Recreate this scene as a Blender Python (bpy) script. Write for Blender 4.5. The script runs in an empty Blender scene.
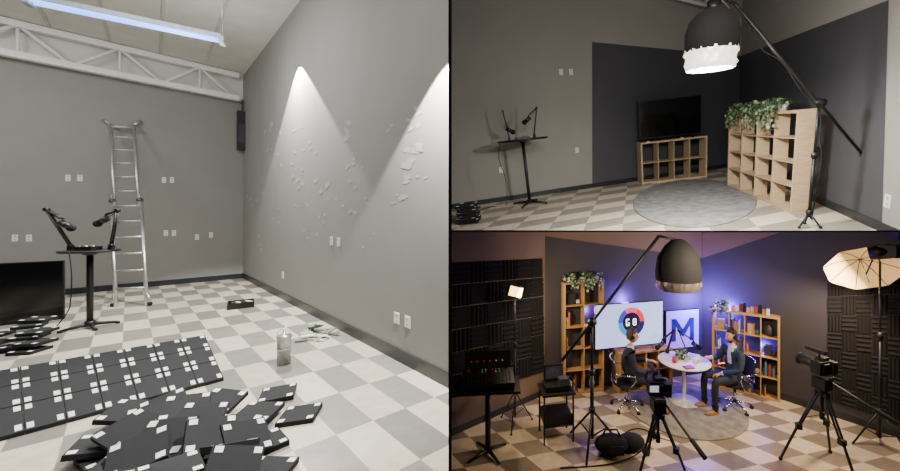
import bpy,bmesh,math,random
from mathutils import Vector,Matrix,noise
random.seed(7)
F=350.;CX=540.;CY=220.
CAM=Vector((0,0,1.5))
scene=bpy.context.scene
V=Vector
# ---------------------------------------------------------------- camera
cd=bpy.data.cameras.new('camera');cam=bpy.data.objects.new('camera',cd);scene.collection.objects.link(cam)
cam.location=CAM;cam.rotation_euler=(math.pi/2,0,0)
cd.sensor_width=36;cd.lens=F/900*36;cd.shift_x=(450-CX)/900;cd.shift_y=-(235.5-CY)/900;cd.clip_start=.05
scene.camera=cam
# ---------------------------------------------------------------- rooms
class Room:
    def __init__(s,h,up=(0,0,1)):
        up=V(up).normalized();x=V((1,0,0));y=up.cross(x).normalized();x=y.cross(up)
        s.R=Matrix((x,y,up)).transposed();s.h=h
        s.M=Matrix.Translation(CAM)@s.R.to_4x4()@Matrix.Translation((0,0,-h))
    def ray(s,px,py): return s.R.transposed()@V(((px-CX)/F,1,-(py-CY)/F))
    def fl(s,px,py,z=0):
        d=s.ray(px,py);t=(z-s.h)/d.z;return V((0,0,s.h))+d*t
    def dep(s,px,py,y):
        d=s.ray(px,py);return V((0,0,s.h))+d*(y/d.y)
    def wp(s,px,py,w):
        d=s.ray(px,py);o=V((0,0,s.h));t=(w[0]-o).dot(w[1])/d.dot(w[1]);return o+d*t
    def zat(s,P,py):
        w0=s.R@V((P[0],P[1],-s.h));u=s.R@V((0,0,1));k=(CY-py)/F
        return (k*w0.y-w0.z)/(u.z-k*u.y)
    def wall(s,A,Bp,off=0):
        n=V((Bp-A)).cross(V((0,0,1))).normalized()
        if n.dot(V((0,0,s.h))-A)<0:n=-n
        return (A+n*off,n)
# ---------------------------------------------------------------- materials
def lin(c):
    return tuple(((x/255)/12.92 if x/255<.04045 else ((x/255+.055)/1.055)**2.4) for x in c)+(1,)
MC={}
def mat(name,c,rough=.6,metal=0,emit=0,var=.12,ns=12,bump=0,trans=0,alpha=1):
    if name in MC:return MC[name]
    m=bpy.data.materials.new(name);m.use_nodes=True;nt=m.node_tree;b=nt.nodes['Principled BSDF']
    c=lin(c);b.inputs['Roughness'].default_value=rough;b.inputs['Metallic'].default_value=metal
    tc=nt.nodes.new('ShaderNodeTexCoord');no=nt.nodes.new('ShaderNodeTexNoise');no.inputs['Scale'].default_value=ns;no.inputs['Detail'].default_value=4
    nt.links.new(tc.outputs['Object'],no.inputs['Vector'])
    cr=nt.nodes.new('ShaderNodeValToRGB')
    cr.color_ramp.elements[0].position=.3;cr.color_ramp.elements[1].position=.7
    cr.color_ramp.elements[0].color=tuple(x*(1-var) for x in c[:3])+(1,);cr.color_ramp.elements[1].color=tuple(min(1,x*(1+var)) for x in c[:3])+(1,)
    nt.links.new(no.outputs['Fac'],cr.inputs[0]);nt.links.new(cr.outputs[0],b.inputs['Base Color'])
    if emit:
        b.inputs['Emission Color'].default_value=c;b.inputs['Emission Strength'].default_value=emit
    if trans:b.inputs['Transmission Weight'].default_value=trans
    if bump:
        bp=nt.nodes.new('ShaderNodeBump');bp.inputs['Strength'].default_value=bump;nt.links.new(no.outputs['Fac'],bp.inputs['Height']);nt.links.new(bp.outputs[0],b.inputs['Normal'])
    MC[name]=m;return m
def wood(name,c,c2):
    m=bpy.data.materials.new(name);m.use_nodes=True;nt=m.node_tree;b=nt.nodes['Principled BSDF'];b.inputs['Roughness'].default_value=.5
    tc=nt.nodes.new('ShaderNodeTexCoord');mp=nt.nodes.new('ShaderNodeMapping');mp.inputs['Scale'].default_value=(2,2,25)
    no=nt.nodes.new('ShaderNodeTexNoise');no.inputs['Scale'].default_value=4;no.inputs['Detail'].default_value=6
    cr=nt.nodes.new('ShaderNodeValToRGB');cr.color_ramp.elements[0].position=.3;cr.color_ramp.elements[1].position=.7
    cr.color_ramp.elements[0].color=lin(c);cr.color_ramp.elements[1].color=lin(c2)
    L=nt.links.new;L(tc.outputs['Object'],mp.inputs[0]);L(mp.outputs[0],no.inputs['Vector']);L(no.outputs['Fac'],cr.inputs[0]);L(cr.outputs[0],b.inputs['Base Color'])
    return m
def tiles(name,ta,tb,org,c1,c2,rough=.35):
    """vinyl tile floor: ta,tb = tile edge vectors in the floor plane"""
    m=bpy.data.materials.new(name);m.use_nodes=True;nt=m.node_tree;b=nt.nodes['Principled BSDF'];L=nt.links.new
    N=nt.nodes.new
    det=ta[0]*tb[1]-ta[1]*tb[0]
    A=(tb[1]/det,-tb[0]/det,0);Bv=(-ta[1]/det,ta[0]/det,0)
    tc=N('ShaderNodeTexCoord');sub=N('ShaderNodeVectorMath');sub.operation='SUBTRACT';sub.inputs[1].default_value=(org[0],org[1],0);L(tc.outputs['Object'],sub.inputs[0])
    outs=[]
    for q in (A,Bv):
        d=N('ShaderNodeVectorMath');d.operation='DOT_PRODUCT';d.inputs[1].default_value=q;L(sub.outputs[0],d.inputs[0]);outs.append(d.outputs['Value'])
    cb=N('ShaderNodeCombineXYZ');L(outs[0],cb.inputs[0]);L(outs[1],cb.inputs[1]);cb.inputs[2].default_value=.5
    ck=N('ShaderNodeTexChecker');ck.inputs['Scale'].default_value=1;ck.inputs['Color1'].default_value=lin(c1);ck.inputs['Color2'].default_value=lin(c2);L(cb.outputs[0],ck.inputs['Vector'])
    fl=N('ShaderNodeVectorMath');fl.operation='FLOOR';L(cb.outputs[0],fl.inputs[0])
    wn=N('ShaderNodeTexWhiteNoise');wn.noise_dimensions='3D';L(fl.outputs[0],wn.inputs['Vector'])
    no=N('ShaderNodeTexNoise');no.inputs['Scale'].default_value=9;no.inputs['Detail'].default_value=8;L(tc.outputs['Object'],no.inputs['Vector'])
    ad=N('ShaderNodeMath');ad.operation='MULTIPLY_ADD';ad.inputs[1].default_value=.22;ad.inputs[2].default_value=.78;L(wn.outputs['Value'],ad.inputs[0])
    a2=N('ShaderNodeMath');a2.operation='MULTIPLY_ADD';a2.inputs[1].default_value=.5;a2.inputs[2].default_value=.72;L(no.outputs['Fac'],a2.inputs[0])
    mu=N('ShaderNodeMath');mu.operation='MULTIPLY';L(ad.outputs[0],mu.inputs[0]);L(a2.outputs[0],mu.inputs[1])
    sc=N('ShaderNodeVectorMath');sc.operation='SCALE';L(ck.outputs['Color'],sc.inputs[0]);L(mu.outputs[0],sc.inputs['Scale'])
    L(sc.outputs[0],b.inputs['Base Color']);b.inputs['Roughness'].default_value=rough
    return m
BLK=mat('black_plastic',(20,20,22),.45);BLK2=mat('black_fabric',(17,17,19),.9);STEEL=mat('brushed_aluminium',(200,200,198),.35,.8)
CHR=mat('chrome',(200,200,205),.2,1);WHT=mat('white_plastic',(235,233,228),.5);RUB=mat('rubber',(14,14,14),.8)
GREY=mat('grey_metal',(90,90,92),.4,.6);OAK=wood('oak_veneer',(182,156,124),(208,182,148));OAKB=wood('warm_oak',(176,134,82),(204,162,106))
SKIN=mat('skin',(206,152,122),.5,var=.05);LABEL=mat('sticker',(244,244,242),.5)
SCREEN=mat('dark_screen',(8,8,10),.12,var=0)
# ---------------------------------------------------------------- builder
def frame(d):
    d=d.normalized();a=V((0,0,1)) if abs(d.z)<.9 else V((1,0,0));u=d.cross(a).normalized();return u,d.cross(u).normalized()
class B:
    def __init__(s): s.bm=bmesh.new();s.m=[]
    def mi(s,m):
        if m not in s.m:s.m.append(m)
        return s.m.index(m)
    def add(s,vs,fs,m,smooth=False):
        i=s.mi(m);bv=[s.bm.verts.new(v) for v in vs]
        for f in fs:
            try:
                q=s.bm.faces.new([bv[k] for k in f]);q.material_index=i;q.smooth=smooth
            except ValueError:pass
        return bv
    def boxm(s,M,sz,m):
        x,y,z=[k/2 for k in sz]
        vs=[M@V(p) for p in ((-x,-y,-z),(x,-y,-z),(x,y,-z),(-x,y,-z),(-x,-y,z),(x,-y,z),(x,y,z),(-x,y,z))]
        s.add(vs,((0,3,2,1),(4,5,6,7),(0,1,5,4),(1,2,6,5),(2,3,7,6),(3,0,4,7)),m)
    def box(s,c,sz,m,rz=0,rx=0,ry=0):
        s.boxm(Matrix.Translation(c)@Matrix.Rotation(rz,4,'Z')@Matrix.Rotation(ry,4,'Y')@Matrix.Rotation(rx,4,'X'),sz,m)
    def cyl(s,p,q,r,m,r2=None,seg=14,smooth=True):
        p=V(p);q=V(q);r2=r if r2 is None else r2;u,w=frame(q-p);vs=[]
        for c,rr in((p,r),(q,r2)):
            for i in range(seg):
                a=2*math.pi*i/seg;vs.append(c+u*math.cos(a)*rr+w*math.sin(a)*rr)
        s.add(vs,[(i,(i+1)%seg,seg+(i+1)%seg,seg+i) for i in range(seg)],m,smooth)
        s.add(vs[:seg],[tuple(range(seg))],m);s.add(vs[seg:],[tuple(range(seg))],m)
    def tube(s,pts,r,m,seg=8):
        pts=[V(p) for p in pts];n=len(pts);vs=[];u=None
        for k,p in enumerate(pts):
            t=(pts[min(k+1,n-1)]-pts[max(k-1,0)]).normalized()
            if u is None:u,_=frame(t)
            u=(u-t*u.dot(t)).normalized();w=t.cross(u)
            for i in range(seg):
                a=2*math.pi*i/seg;vs.append(p+u*math.cos(a)*r+w*math.sin(a)*r)
        fs=[(k*seg+i,k*seg+(i+1)%seg,(k+1)*seg+(i+1)%seg,(k+1)*seg+i) for k in range(n-1) for i in range(seg)]
        fs+=[tuple(range(seg)),tuple(range((n-1)*seg,n*seg))]
        s.add(vs,fs,m,True)
    def lathe(s,prof,m,o=(0,0,0),seg=28,M=None,fn=None):
        o=V(o);vs=[];M=M or Matrix()
        for k,(r,z) in enumerate(prof):
            for i in range(seg):
                a=2*math.pi*i/seg;rr=r
                if fn:rr=fn(r,z,a,k)
                vs.append(o+M@V((rr*math.cos(a),rr*math.sin(a),z)))
        n=len(prof)
        s.add(vs,[(k*seg+i,k*seg+(i+1)%seg,(k+1)*seg+(i+1)%seg,(k+1)*seg+i) for k in range(n-1) for i in range(seg)],m,True)
    def sph(s,c,r,m,seg=16,rg=10,fn=None,M=None,keep=None):
        if not hasattr(r,'__len__'):r=(r,r,r)
        M=M or Matrix();vs=[];c=V(c)
        for k in range(rg+1):
            t=math.pi*k/rg
            for i in range(seg):
                a=2*math.pi*i/seg;p=V((math.sin(t)*math.cos(a)*r[0],math.sin(t)*math.sin(a)*r[1],math.cos(t)*r[2]))
                if fn:p=fn(p)
                vs.append(p)
        fs=[(k*seg+i,(k+1)*seg+i,(k+1)*seg+(i+1)%seg,k*seg+(i+1)%seg) for k in range(rg) for i in range(seg)]
        if keep:fs=[f for f in fs if keep(sum((vs[j] for j in f),V())/4)]
        s.add([c+M@p for p in vs],fs,m,True)
    def poly(s,pts,m): s.add([V(p) for p in pts],[tuple(range(len(pts)))],m)
    def prism(s,pts,up,m):
        n=len(pts);vs=[V(p) for p in pts]+[V(p)+V(up) for p in pts]
        s.add(vs,[tuple(range(n)),tuple(range(n,2*n))]+[(i,(i+1)%n,n+(i+1)%n,n+i) for i in range(n)],m)
    def mesh(s,me,M,mf):
        bv=[s.bm.verts.new(M@v.co) for v in me.vertices]
        for p in me.polygons:
            c=p.center;i=s.mi(mf(c,p.normal))
            try:
                f=s.bm.faces.new([bv[k] for k in p.vertices]);f.material_index=i;f.smooth=True
            except ValueError:pass
        bpy.data.meshes.remove(me)
    def done(s,name,room,P=(0,0,0),dx=(1,0,0),rz=None,bevel=0,norm=True):
        if norm:
            bmesh.ops.remove_doubles(s.bm,verts=s.bm.verts,dist=1e-5)
            bmesh.ops.recalc_face_normals(s.bm,faces=s.bm.faces)
        me=bpy.data.meshes.new(name);s.bm.to_mesh(me);s.bm.free()
        for m in s.m:me.materials.append(m)
        ob=bpy.data.objects.new(name,me);scene.collection.objects.link(ob)
        if rz is None:
            rz=math.atan2(dx[1],dx[0])
        ob.matrix_world=(room.M if room else Matrix())@Matrix.Translation(P)@Matrix.Rotation(rz,4,'Z')
        if bevel:
            bv=ob.modifiers.new('bevel','BEVEL');bv.width=bevel;bv.segments=2;bv.limit_method='ANGLE'
        return ob
def light(name,kind,room,P,e,c=(1,1,1),target=None,size=.3,**k):
    l=bpy.data.lights.new(name,kind);l.energy=e;l.color=c
    if kind=='AREA':l.size=size;l.shape='DISK'
    else:l.shadow_soft_size=size
    for a,b in k.items():setattr(l,a,b)
    o=bpy.data.objects.new(name,l);scene.collection.objects.link(o)
    W=room.M@V(P);o.location=W
    d=(room.M@V(target)-W) if target is not None else V((0,0,-1))
    o.rotation_euler=d.to_track_quat('-Z','Y').to_euler();return o
def wallplates(room,wall,plist,w=.09,hh=.14,m=None):
    n=wall[1];dx=V((0,0,1)).cross(n)
    for (px,py) in plist:
        P=room.wp(px,py,wall);b=B()
        b.box((0,-.004,0),(w,.008,hh),m or WHT)
        for z in(-.03,.03):
            b.box((0,-.009,z),(w*.4,.004,.035),mat('outlet_face',(210,208,202),.4))
            b.box((-.008,-.0115,z),(.004,.002,.014),BLK);b.box((.008,-.0115,z),(.004,.002,.014),BLK)
        b.done('wall_outlet',room,P,dx=(dx.x,dx.y),bevel=.002)
def base(name,room,P,Q,wall,h=.12,m=None,t=.015):
    n=wall[1];b=B();b.prism([P,Q,Q+n*t,P+n*t],(0,0,h),m or mat('baseboard_vinyl',(38,40,46),.4));b.done(name,room)
def foam(name,room,wall,q,nx,ny,m,nr=4,d=.05):
    c=[room.wp(x,y,wall)+wall[1]*.004 for x,y in q];n=wall[1];b=B()
    def P(u,v):return (c[0]*(1-u)+c[1]*u)*(1-v)+(c[3]*(1-u)+c[2]*u)*v
    for i in range(nx):
        for j in range(ny):
            u0,u1,v0,v1=(i+.02)/nx,(i+.98)/nx,(j+.02)/ny,(j+.98)/ny
            alt=(i+j)%2
            b.poly([P(u0,v0)+n*.01,P(u1,v0)+n*.01,P(u1,v1)+n*.01,P(u0,v1)+n*.01],m)
            for k in range(nr):
                a,e=k/nr,(k+1)/nr;md=(a+e)/2
                if alt:
                    r=lambda s,t:(u0+(u1-u0)*s,v0+(v1-v0)*t)
                else:
                    r=lambda s,t:(u0+(u1-u0)*t,v0+(v1-v0)*s)
                p=[P(*r(a,0)),P(*r(md,0))+n*d,P(*r(e,0)),P(*r(a,1)),P(*r(md,1))+n*d,P(*r(e,1))]
                b.add(p,[(0,1,4,3),(1,2,5,4),(0,1,2),(3,4,5)],m)
    return b.done(name,room)
# ---------------------------------------------------------------- furniture
def cube_shelf(name,room,P,dx,W,H,D,cols,rows,m,items=None,t=.035,ti=.016):
    b=B()
    b.box((W/2,D/2,t/2),(W,D,t),m);b.box((W/2,D/2,H-t/2),(W,D,t),m)
    b.box((t/2,D/2,H/2),(t,D,H-2*t),m);b.box((W-t/2,D/2,H/2),(t,D,H-2*t),m)
    cw=(W-2*t)/cols;ch=(H-2*t)/rows
    for i in range(1,cols):b.box((t+cw*i,D/2,H/2),(ti,D-.01,H-2*t),m)
    for j in range(1,rows):b.box((W/2,D/2,t+ch*j),(W-2*t,D-.012,ti),m)
    ob=b.done(name,room,P,dx)
    return ob,cw,ch
def bar_table(room,P,h,r,rz=0,bf=1.0):
    b=B()
    b.lathe([(0,h-.03),(r-.01,h-.03),(r,h-.02),(r,h-.004),(r-.006,h),(0,h)],BLK,seg=36)
    b.cyl((0,0,.03),(0,0,h-.03),.032,BLK);b.cyl((0,0,h-.07),(0,0,h-.03),.05,BLK,r2=.1)
    r*=bf
    for i in range(4):
        a=math.pi/4+i*math.pi/2;c,s=math.cos(a),math.sin(a)
        b.cyl((0,0,.06),(c*r*1.0,s*r*1.0,.022),.03,BLK,r2=.016,seg=8);b.cyl((c*r,s*r,0),(c*r,s*r,.03),.022,RUB,seg=8)
    b.cyl((0,0,.03),(0,0,.1),.05,BLK)
    return b.done('bar_table',room,P,rz=rz)
def mic_arm(room,P,z,rz,rise=.38,reach=.2,back=.14,mz=.62):
    b=B()
    b.box((0,0,z+.026),(.05,.05,.05),BLK);b.cyl((0,0,z+.03),(0,0,z+.08),.012,BLK)
    e=V((-back,0,z+rise));m2=V((reach,0,z+rise*mz))
    for o in(-.014,.014):
        b.cyl((0,o,z+.06),e+V((0,o,0)),.011,BLK,seg=8);b.cyl(e+V((0,o,0)),m2+V((0,o,0)),.011,BLK,seg=8)
    b.cyl(e+V((0,-.025,0)),e+V((0,.025,0)),.024,BLK,seg=10);b.cyl((0,-.025,z+.06),(0,.025,z+.06),.02,BLK,seg=10)
    b.cyl(m2,m2+V((.03,0,-.05)),.01,BLK)
    b.cyl(m2+V((-.02,0,-.05)),m2+V((.09,0,-.12)),.038,BLK);b.sph(m2+V((.105,0,-.13)),(.05,.043,.047),BLK2)
    b.lathe([(.042,-.012),(.046,0),(.042,.012)],GREY,o=m2+V((.035,0,-.085)),M=Matrix.Rotation(math.pi/2+.55,4,'Y'))
    pts=[]
    for k in range(9):
        t=k/8;pts.append(m2.lerp(e,t)+V((0,.02,-.05*math.sin(t*math.pi))))
    b.tube(pts,.004,RUB,seg=6)
    return b.done('microphone_boom_arm',room,P,rz=rz)
def cable(room,pts,r=.005,m=None,name='power_cable'):
    b=B();n=len(pts);o=[]
    P=[V(p) for p in pts]
    for i in range(n-1):
        p0=P[max(i-1,0)];p1=P[i];p2=P[i+1];p3=P[min(i+2,n-1)]
        for k in range(6):
            t=k/6;o.append(.5*((2*p1)+(p2-p0)*t+(2*p0-5*p1+4*p2-p3)*t*t+(3*p1-p0-3*p2+p3)*t**3))
    o.append(P[-1]);b.tube(o,r,m or RUB,seg=6);return b.done(name,room)
def tv(name,room,P,dx,W,H,legs=True,z0=0,scr=None,lean=0):
    b=B();g=.06 if legs else 0
    b.box((W/2,.02,g+H/2),(W,.04,H),BLK);b.box((W/2,-.0015,g+H/2+.004),(W-.024,.004,H-.035),scr or SCREEN);b.box((W/2,.055,g+H*.4),(W*.6,.04,H*.5),BLK)
    if legs:
        for x in(W*.18,W*.82):
            b.cyl((x,.02,g+.01),(x,-.08,.006),.008,BLK);b.cyl((x,.02,g+.01),(x,.12,.006),.008,BLK)
    ob=b.done(name,room,(P[0],P[1],z0),dx);return ob
def rug(room,c,r,m,ry=None,ang=0):
    b=B();ry=ry or r
    pr=[(0,.0),(1.0,.0),(1.0,.012),(.985,.018),(.6,.018),(0,.018)]
    n=56;vs=[]
    for (k,z) in pr:
        for i in range(n):
            a=2*math.pi*i/n;vs.append(V((k*r*math.cos(a),k*ry*math.sin(a),z+.002)))
    b.add(vs,[(k*n+i,k*n+(i+1)%n,(k+1)*n+(i+1)%n,(k+1)*n+i) for k in range(len(pr)-1) for i in range(n)],m,True)
    return b.done('round_rug',room,c,rz=ang)
def ivy(room,P,W,D,nst,drop,seed,name='trailing_ivy_plant',dx=(1,0,0)):
    rd=random.Random(seed);g=[mat('leaf_green',(86,116,74),.5,ns=30),mat('leaf_pale',(164,182,146),.5),mat('leaf_dark',(50,76,48),.5)]
    b=B()
    for k in range(max(1,int(W/.22))):
        x=(k+.5)*W/max(1,int(W/.22))
        b.lathe([(0,0),(.05,0),(.065,.09),(.058,.09),(.05,.07),(0,.07)],mat('pot_white',(210,208,200),.5),o=(x,D/2,0))
    for s in range(nst):
        x=rd.uniform(0,W);y=rd.uniform(0,D*.5);p=V((x,D/2,.08));l=rd.uniform(.3,1)*drop
        pts=[p,V((x,D*.2,.10+rd.uniform(0,.07)))]
        fx=x+rd.uniform(-.06,.06);yy=-.03-rd.uniform(0,.05)
        steps=max(2,int(l/.04));pts.append(V((fx,yy,.05)))
        for q in range(steps):pts.append(V((fx+rd.uniform(-.012,.012),yy+rd.uniform(-.008,.004),.05-l*(q+1)/steps)))
        b.tube(pts,.0025,g[2],seg=4)
        for q in pts[1:]:
            for _ in range(2):
                c=q+V((rd.uniform(-.03,.03),rd.uniform(-.03,.005),rd.uniform(-.025,.03)));a=rd.uniform(0,6.3);w=rd.uniform(.014,.026)
                R=Matrix.Rotation(a,3,'Y')@Matrix.Rotation(rd.uniform(-.7,.7),3,'X')@Matrix.Rotation(rd.uniform(-.6,.6),3,'Z')
                b.poly([c+R@V(t) for t in((0,0,-w*1.3),(w,0,-w*.2),(w*.6,.003,w),(0,0,w*.7),(-w*.6,.003,w),(-w,0,-w*.2))],g[rd.randrange(3)])
    for s in range(nst*5):
        c=V((rd.uniform(0,W),rd.uniform(-.02,D*.8),rd.uniform(.03,.16)));w=rd.uniform(.02,.035)
        R=Matrix.Rotation(rd.uniform(0,6.3),3,'Z')@Matrix.Rotation(rd.uniform(-1.2,1.2),3,'X')@Matrix.Rotation(rd.uniform(0,6.3),3,'Y')
        b.poly([c+R@V(t) for t in((0,0,-w*1.3),(w,0,-w*.2),(w*.6,.003,w),(-w*.6,.003,w),(-w,0,-w*.2))],g[rd.randrange(3)])
    return b.done(name,room,P,dx,norm=False)
def lantern(b,o,r,on,tilt=(0,0)):
    """dome softbox with crumpled foil skirt; o=centre of skirt top"""
    M=Matrix.Rotation(tilt[0],4,'X')@Matrix.Rotation(tilt[1],4,'Y')
    b.lathe([(.05,r*1.5),(.09,r*1.45),(r*.6,r*1.32),(r*.9,r*1.0),(r*1.02,r*.55),(r*1.0,0),(r*.97,-.02)],BLK2,o=o,M=M,seg=32,fn=lambda rr,z,a,k:rr*(1+.025*abs(math.cos(4*a))))
    def fn(rr,z,a,k):return rr*(1+.05*math.sin(a*13+k*2)+.035*math.sin(a*23+k*5))
    foil=mat('foil_lit' if on else 'foil_off',(255,246,228) if on else (150,140,135),.35,.3,emit=1.9 if on else 0,bump=.8,ns=30,var=.4)
    b.lathe([(r*.97,.0),(r*.98,-r*.18),(r*.9,-r*.36),(r*.97,-r*.55),(r*.88,-r*.78)],foil,o=o,M=M,seg=64,fn=fn)
    b.lathe([(r*.9,-r*.45),(0,-r*.5)],mat('diffuser_lit' if on else 'diffuser_off',(255,250,240) if on else (120,110,105),.6,emit=6 if on else 0),o=o,M=M,seg=32)
    for i in range(8):
        a=i*math.pi/4;b.cyl(V(o)+M@V((.06*math.cos(a),.06*math.sin(a),r*1.44)),V(o)+M@V((r*.8*math.cos(a),r*.8*math.sin(a),r*.97)),.006,BLK,seg=6)
    b.cyl(V(o)+M@V((0,0,r*1.3)),V(o)+M@V((0,0,r*1.75)),.06,BLK)
def lightstand(b,foot,h,spread=.45,n=3,a0=.5,r=.014,lh=.53):
    foot=V(foot)
    b.cyl(foot+V((0,0,.12)),foot+V((0,0,h*.6)),r*1.25,BLK,seg=10);b.cyl(foot+V((0,0,h*.55)),foot+V((0,0,h)),r*.9,BLK,seg=10)
    b.cyl(foot+V((0,0,h*.58)),foot+V((0,0,h*.62)),r*2.2,BLK,seg=10);b.cyl(foot+V((0,0,lh-.03)),foot+V((0,0,lh+.03)),r*2.2,BLK,seg=10)
    for i in range(n):
        a=a0+i*2*math.pi/n;e=foot+V((spread*math.cos(a),spread*math.sin(a),.012))
        b.cyl(foot+V((0,0,lh)),e,r*.75,BLK,seg=8);b.cyl(foot+V((0,0,.14)),foot.lerp(e,.55)+V((0,0,lh*.45)),r*.5,BLK,seg=6)
        b.sph(e,.018,RUB,seg=8,rg=6)
def tripod_camera(name,room,P,h,rz=0,spread=.5,a0=.3,scr=True,K=1.5):
    b=B();top=h-.28*K
    b.cyl((0,0,top-.28),(0,0,top+.02),.02,BLK);b.cyl((0,0,top-.04),(0,0,top+.03),.06,BLK,seg=12);b.cyl((0,0,top-.36),(0,0,top-.26),.03,BLK)
    for i in range(3):
        a=a0+i*2.0944;c,s=math.cos(a),math.sin(a)
        p=V((c*.05,s*.05,top-.02));k=V((c*(.05+spread*.5),s*(.05+spread*.5),top*.5));e=V((c*(.05+spread),s*(.05+spread),.02))
        t=V((-s,c,0))*.024
        b.cyl(p+t,k+t*.9,.015,BLK,seg=8);b.cyl(p-t,k-t*.9,.015,BLK,seg=8);b.cyl(k+V((0,0,.03)),e,.017,BLK,seg=8)
        b.box(k,(.07,.07,.07),BLK,rz=a);b.box(p,(.07,.06,.06),BLK,rz=a);b.sph(e,.026,RUB,seg=8,rg=6)
        m=p.lerp(k,.75);b.cyl((0,0,top-.3),m,.006,BLK,seg=6)
    def bx(c,sz,m):b.box((c[0]*K,c[1]*K,top+c[2]*K),tuple(q*K for q in sz),m)
    def cy(p,q,r,m):b.cyl((p[0]*K,p[1]*K,top+p[2]*K),(q[0]*K,q[1]*K,top+q[2]*K),r*K,m)
    bx((0,0,.07),(.09,.1,.09),BLK);bx((0,0,.13),(.07,.14,.025),GREY);cy((.05,-.03,.08),(.16,-.36,-.06),.009,BLK);cy((.13,-.27,-.02),(.17,-.38,-.07),.016,RUB)
    z=.2
    bx((0,0,z),(.15,.075,.10),BLK);bx((0,-.0,z+.06),(.06,.07,.035),BLK);cy((0,.03,z),(0,.16,z),.042,BLK);cy((0,.16,z),(0,.18,z),.048,RUB)
    bx((.055,-.01,z),(.045,.11,.095),BLK);cy((.05,0,z+.05),(.05,0,z+.065),.015,GREY)
    bx((0,-.042,z),(.09,.008,.065),BLK)
    if scr:
        bx((-.045,-.05,z+.01),(.075,.008,.055),BLK);bx((-.045,-.055,z+.01),(.065,.002,.046),mat('camera_display',(190,195,215),.3,emit=.9,var=.6,ns=40))
    cy((-.03,0,z+.06),(-.03,0,z+.11),.008,BLK);cy((-.03,-.05,z+.12),(-.03,.1,z+.12),.016,BLK2)
    return b.done(name,room,P,rz=rz,bevel=.004)
def office_chair(room,P,rz):
    b=B()
    for i in range(5):
        a=.3+i*2*math.pi/5;c,s=math.cos(a),math.sin(a)
        b.cyl((0,0,.13),(c*.28,s*.28,.075),.022,CHR,r2=.014,seg=8);b.cyl((c*.28,s*.28-.02,.03),(c*.28,s*.28+.02,.03),.03,RUB,seg=12);b.cyl((c*.28,s*.28,.03),(c*.28,s*.28,.08),.008,CHR,seg=6)
    b.cyl((0,0,.1),(0,0,.40),.026,CHR);b.box((0,0,.40),(.2,.2,.03),GREY)
    b.sph((0,0,.435),(.25,.24,.035),BLK2,seg=20,rg=8)
    # curved mesh back
    n=8;vs=[]
    for j in range(7):
        z=.52+j*.06;xb=-.22-.05*(j/6)**1.5
        for i in range(n+1):
            y=-.21+i*.42/n;vs.append(V((xb-.03+.05*(abs(y)/.21)**2,y*(1-.1*(j/6)),z)))
    b.add(vs,[(j*(n+1)+i,j*(n+1)+i+1,(j+1)*(n+1)+i+1,(j+1)*(n+1)+i) for j in range(6) for i in range(n)],BLK2,True)
    ed=[vs[j*(n+1)] for j in range(7)]+[vs[6*(n+1)+i] for i in range(1,n+1)]+[vs[j*(n+1)+n] for j in range(5,-1,-1)]+[vs[i] for i in range(n-1,-1,-1)]
    b.tube(ed,.012,CHR,seg=8)
    b.tube([(0,0,.40),(-.2,0,.41),(-.27,0,.47),(-.27,0,.6)],.016,CHR)
    for s in(-1,1):b.tube([(-.24,.2*s,.66),(-.2,.27*s,.68),(.1,.28*s,.67),(.12,.27*s,.6),(0,.22*s,.41)],.012,CHR)
    return b.done('office_chair',room,P,rz=rz)
# ---------------------------------------------------------------- people
def skin(vs,es,rs,sub=1):
    me=bpy.data.meshes.new('t');me.from_pydata([tuple(v) for v in vs],es,[]);ob=bpy.data.objects.new('t',me);scene.collection.objects.link(ob)
    sk=ob.modifiers.new('s','SKIN');sk.use_smooth_shade=True;sk.branch_smoothing=.3
    for i,r in enumerate(rs):
        d=me.skin_vertices[0].data[i];d.radius=r if hasattr(r,'__len__') else (r,r);d.use_root=(i==0)
    if sub:
        ss=ob.modifiers.new('u','SUBSURF');ss.levels=sub;ss.render_levels=sub
    bpy.context.view_layer.update();dg=bpy.context.evaluated_depsgraph_get()
    m2=bpy.data.meshes.new_from_object(ob.evaluated_get(dg));bpy.data.objects.remove(ob);bpy.data.meshes.remove(me);return m2
def hand(b,w,f,n,side,curl=.5):
    """w wrist, f forward, n palm-down normal, side=+1 thumb on +t side"""
    f=f.normalized();t=f.cross(n).normalized();n=t.cross(f).normalized()
    M=Matrix((f,t,n)).transposed().to_4x4()
    b.sph(w+f*.05,(.055,.042,.018),SKIN,seg=12,rg=8,M=M)
    b.cyl(w-f*.03,w+f*.03,.026,SKIN,seg=10)
    for k,(o,l) in enumerate(((-.031,.060),(-.011,.076),(.011,.082),(.031,.074))):
        o*=side;p=w+f*.085+t*o;pts=[w+f*.05+t*o*.8,p];a=0
        for seg,fr in enumerate((.42,.32,.26)):
            a+=curl*(.5+.25*seg);p=p+(f*math.cos(a)-n*math.sin(a))*l*fr;pts.append(p)
        b.mesh(skin(pts,[(i,i+1) for i in range(4)],[.009,.0095,.0088,.008,.0068],1),Matrix(),lambda c,nn:SKIN)
    p=w+f*.025+t*.03*side;pts=[p,p+(f*.6+t*side*.7)*.035,p+(f*.75+t*side*.6-n*.2)*.062,p+(f*.95+t*side*.35-n*.3)*.085]
    b.mesh(skin(pts,[(0,1),(1,2),(2,3)],[.012,.0105,.0095,.007],1),Matrix(),lambda c,nn:SKIN)
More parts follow.
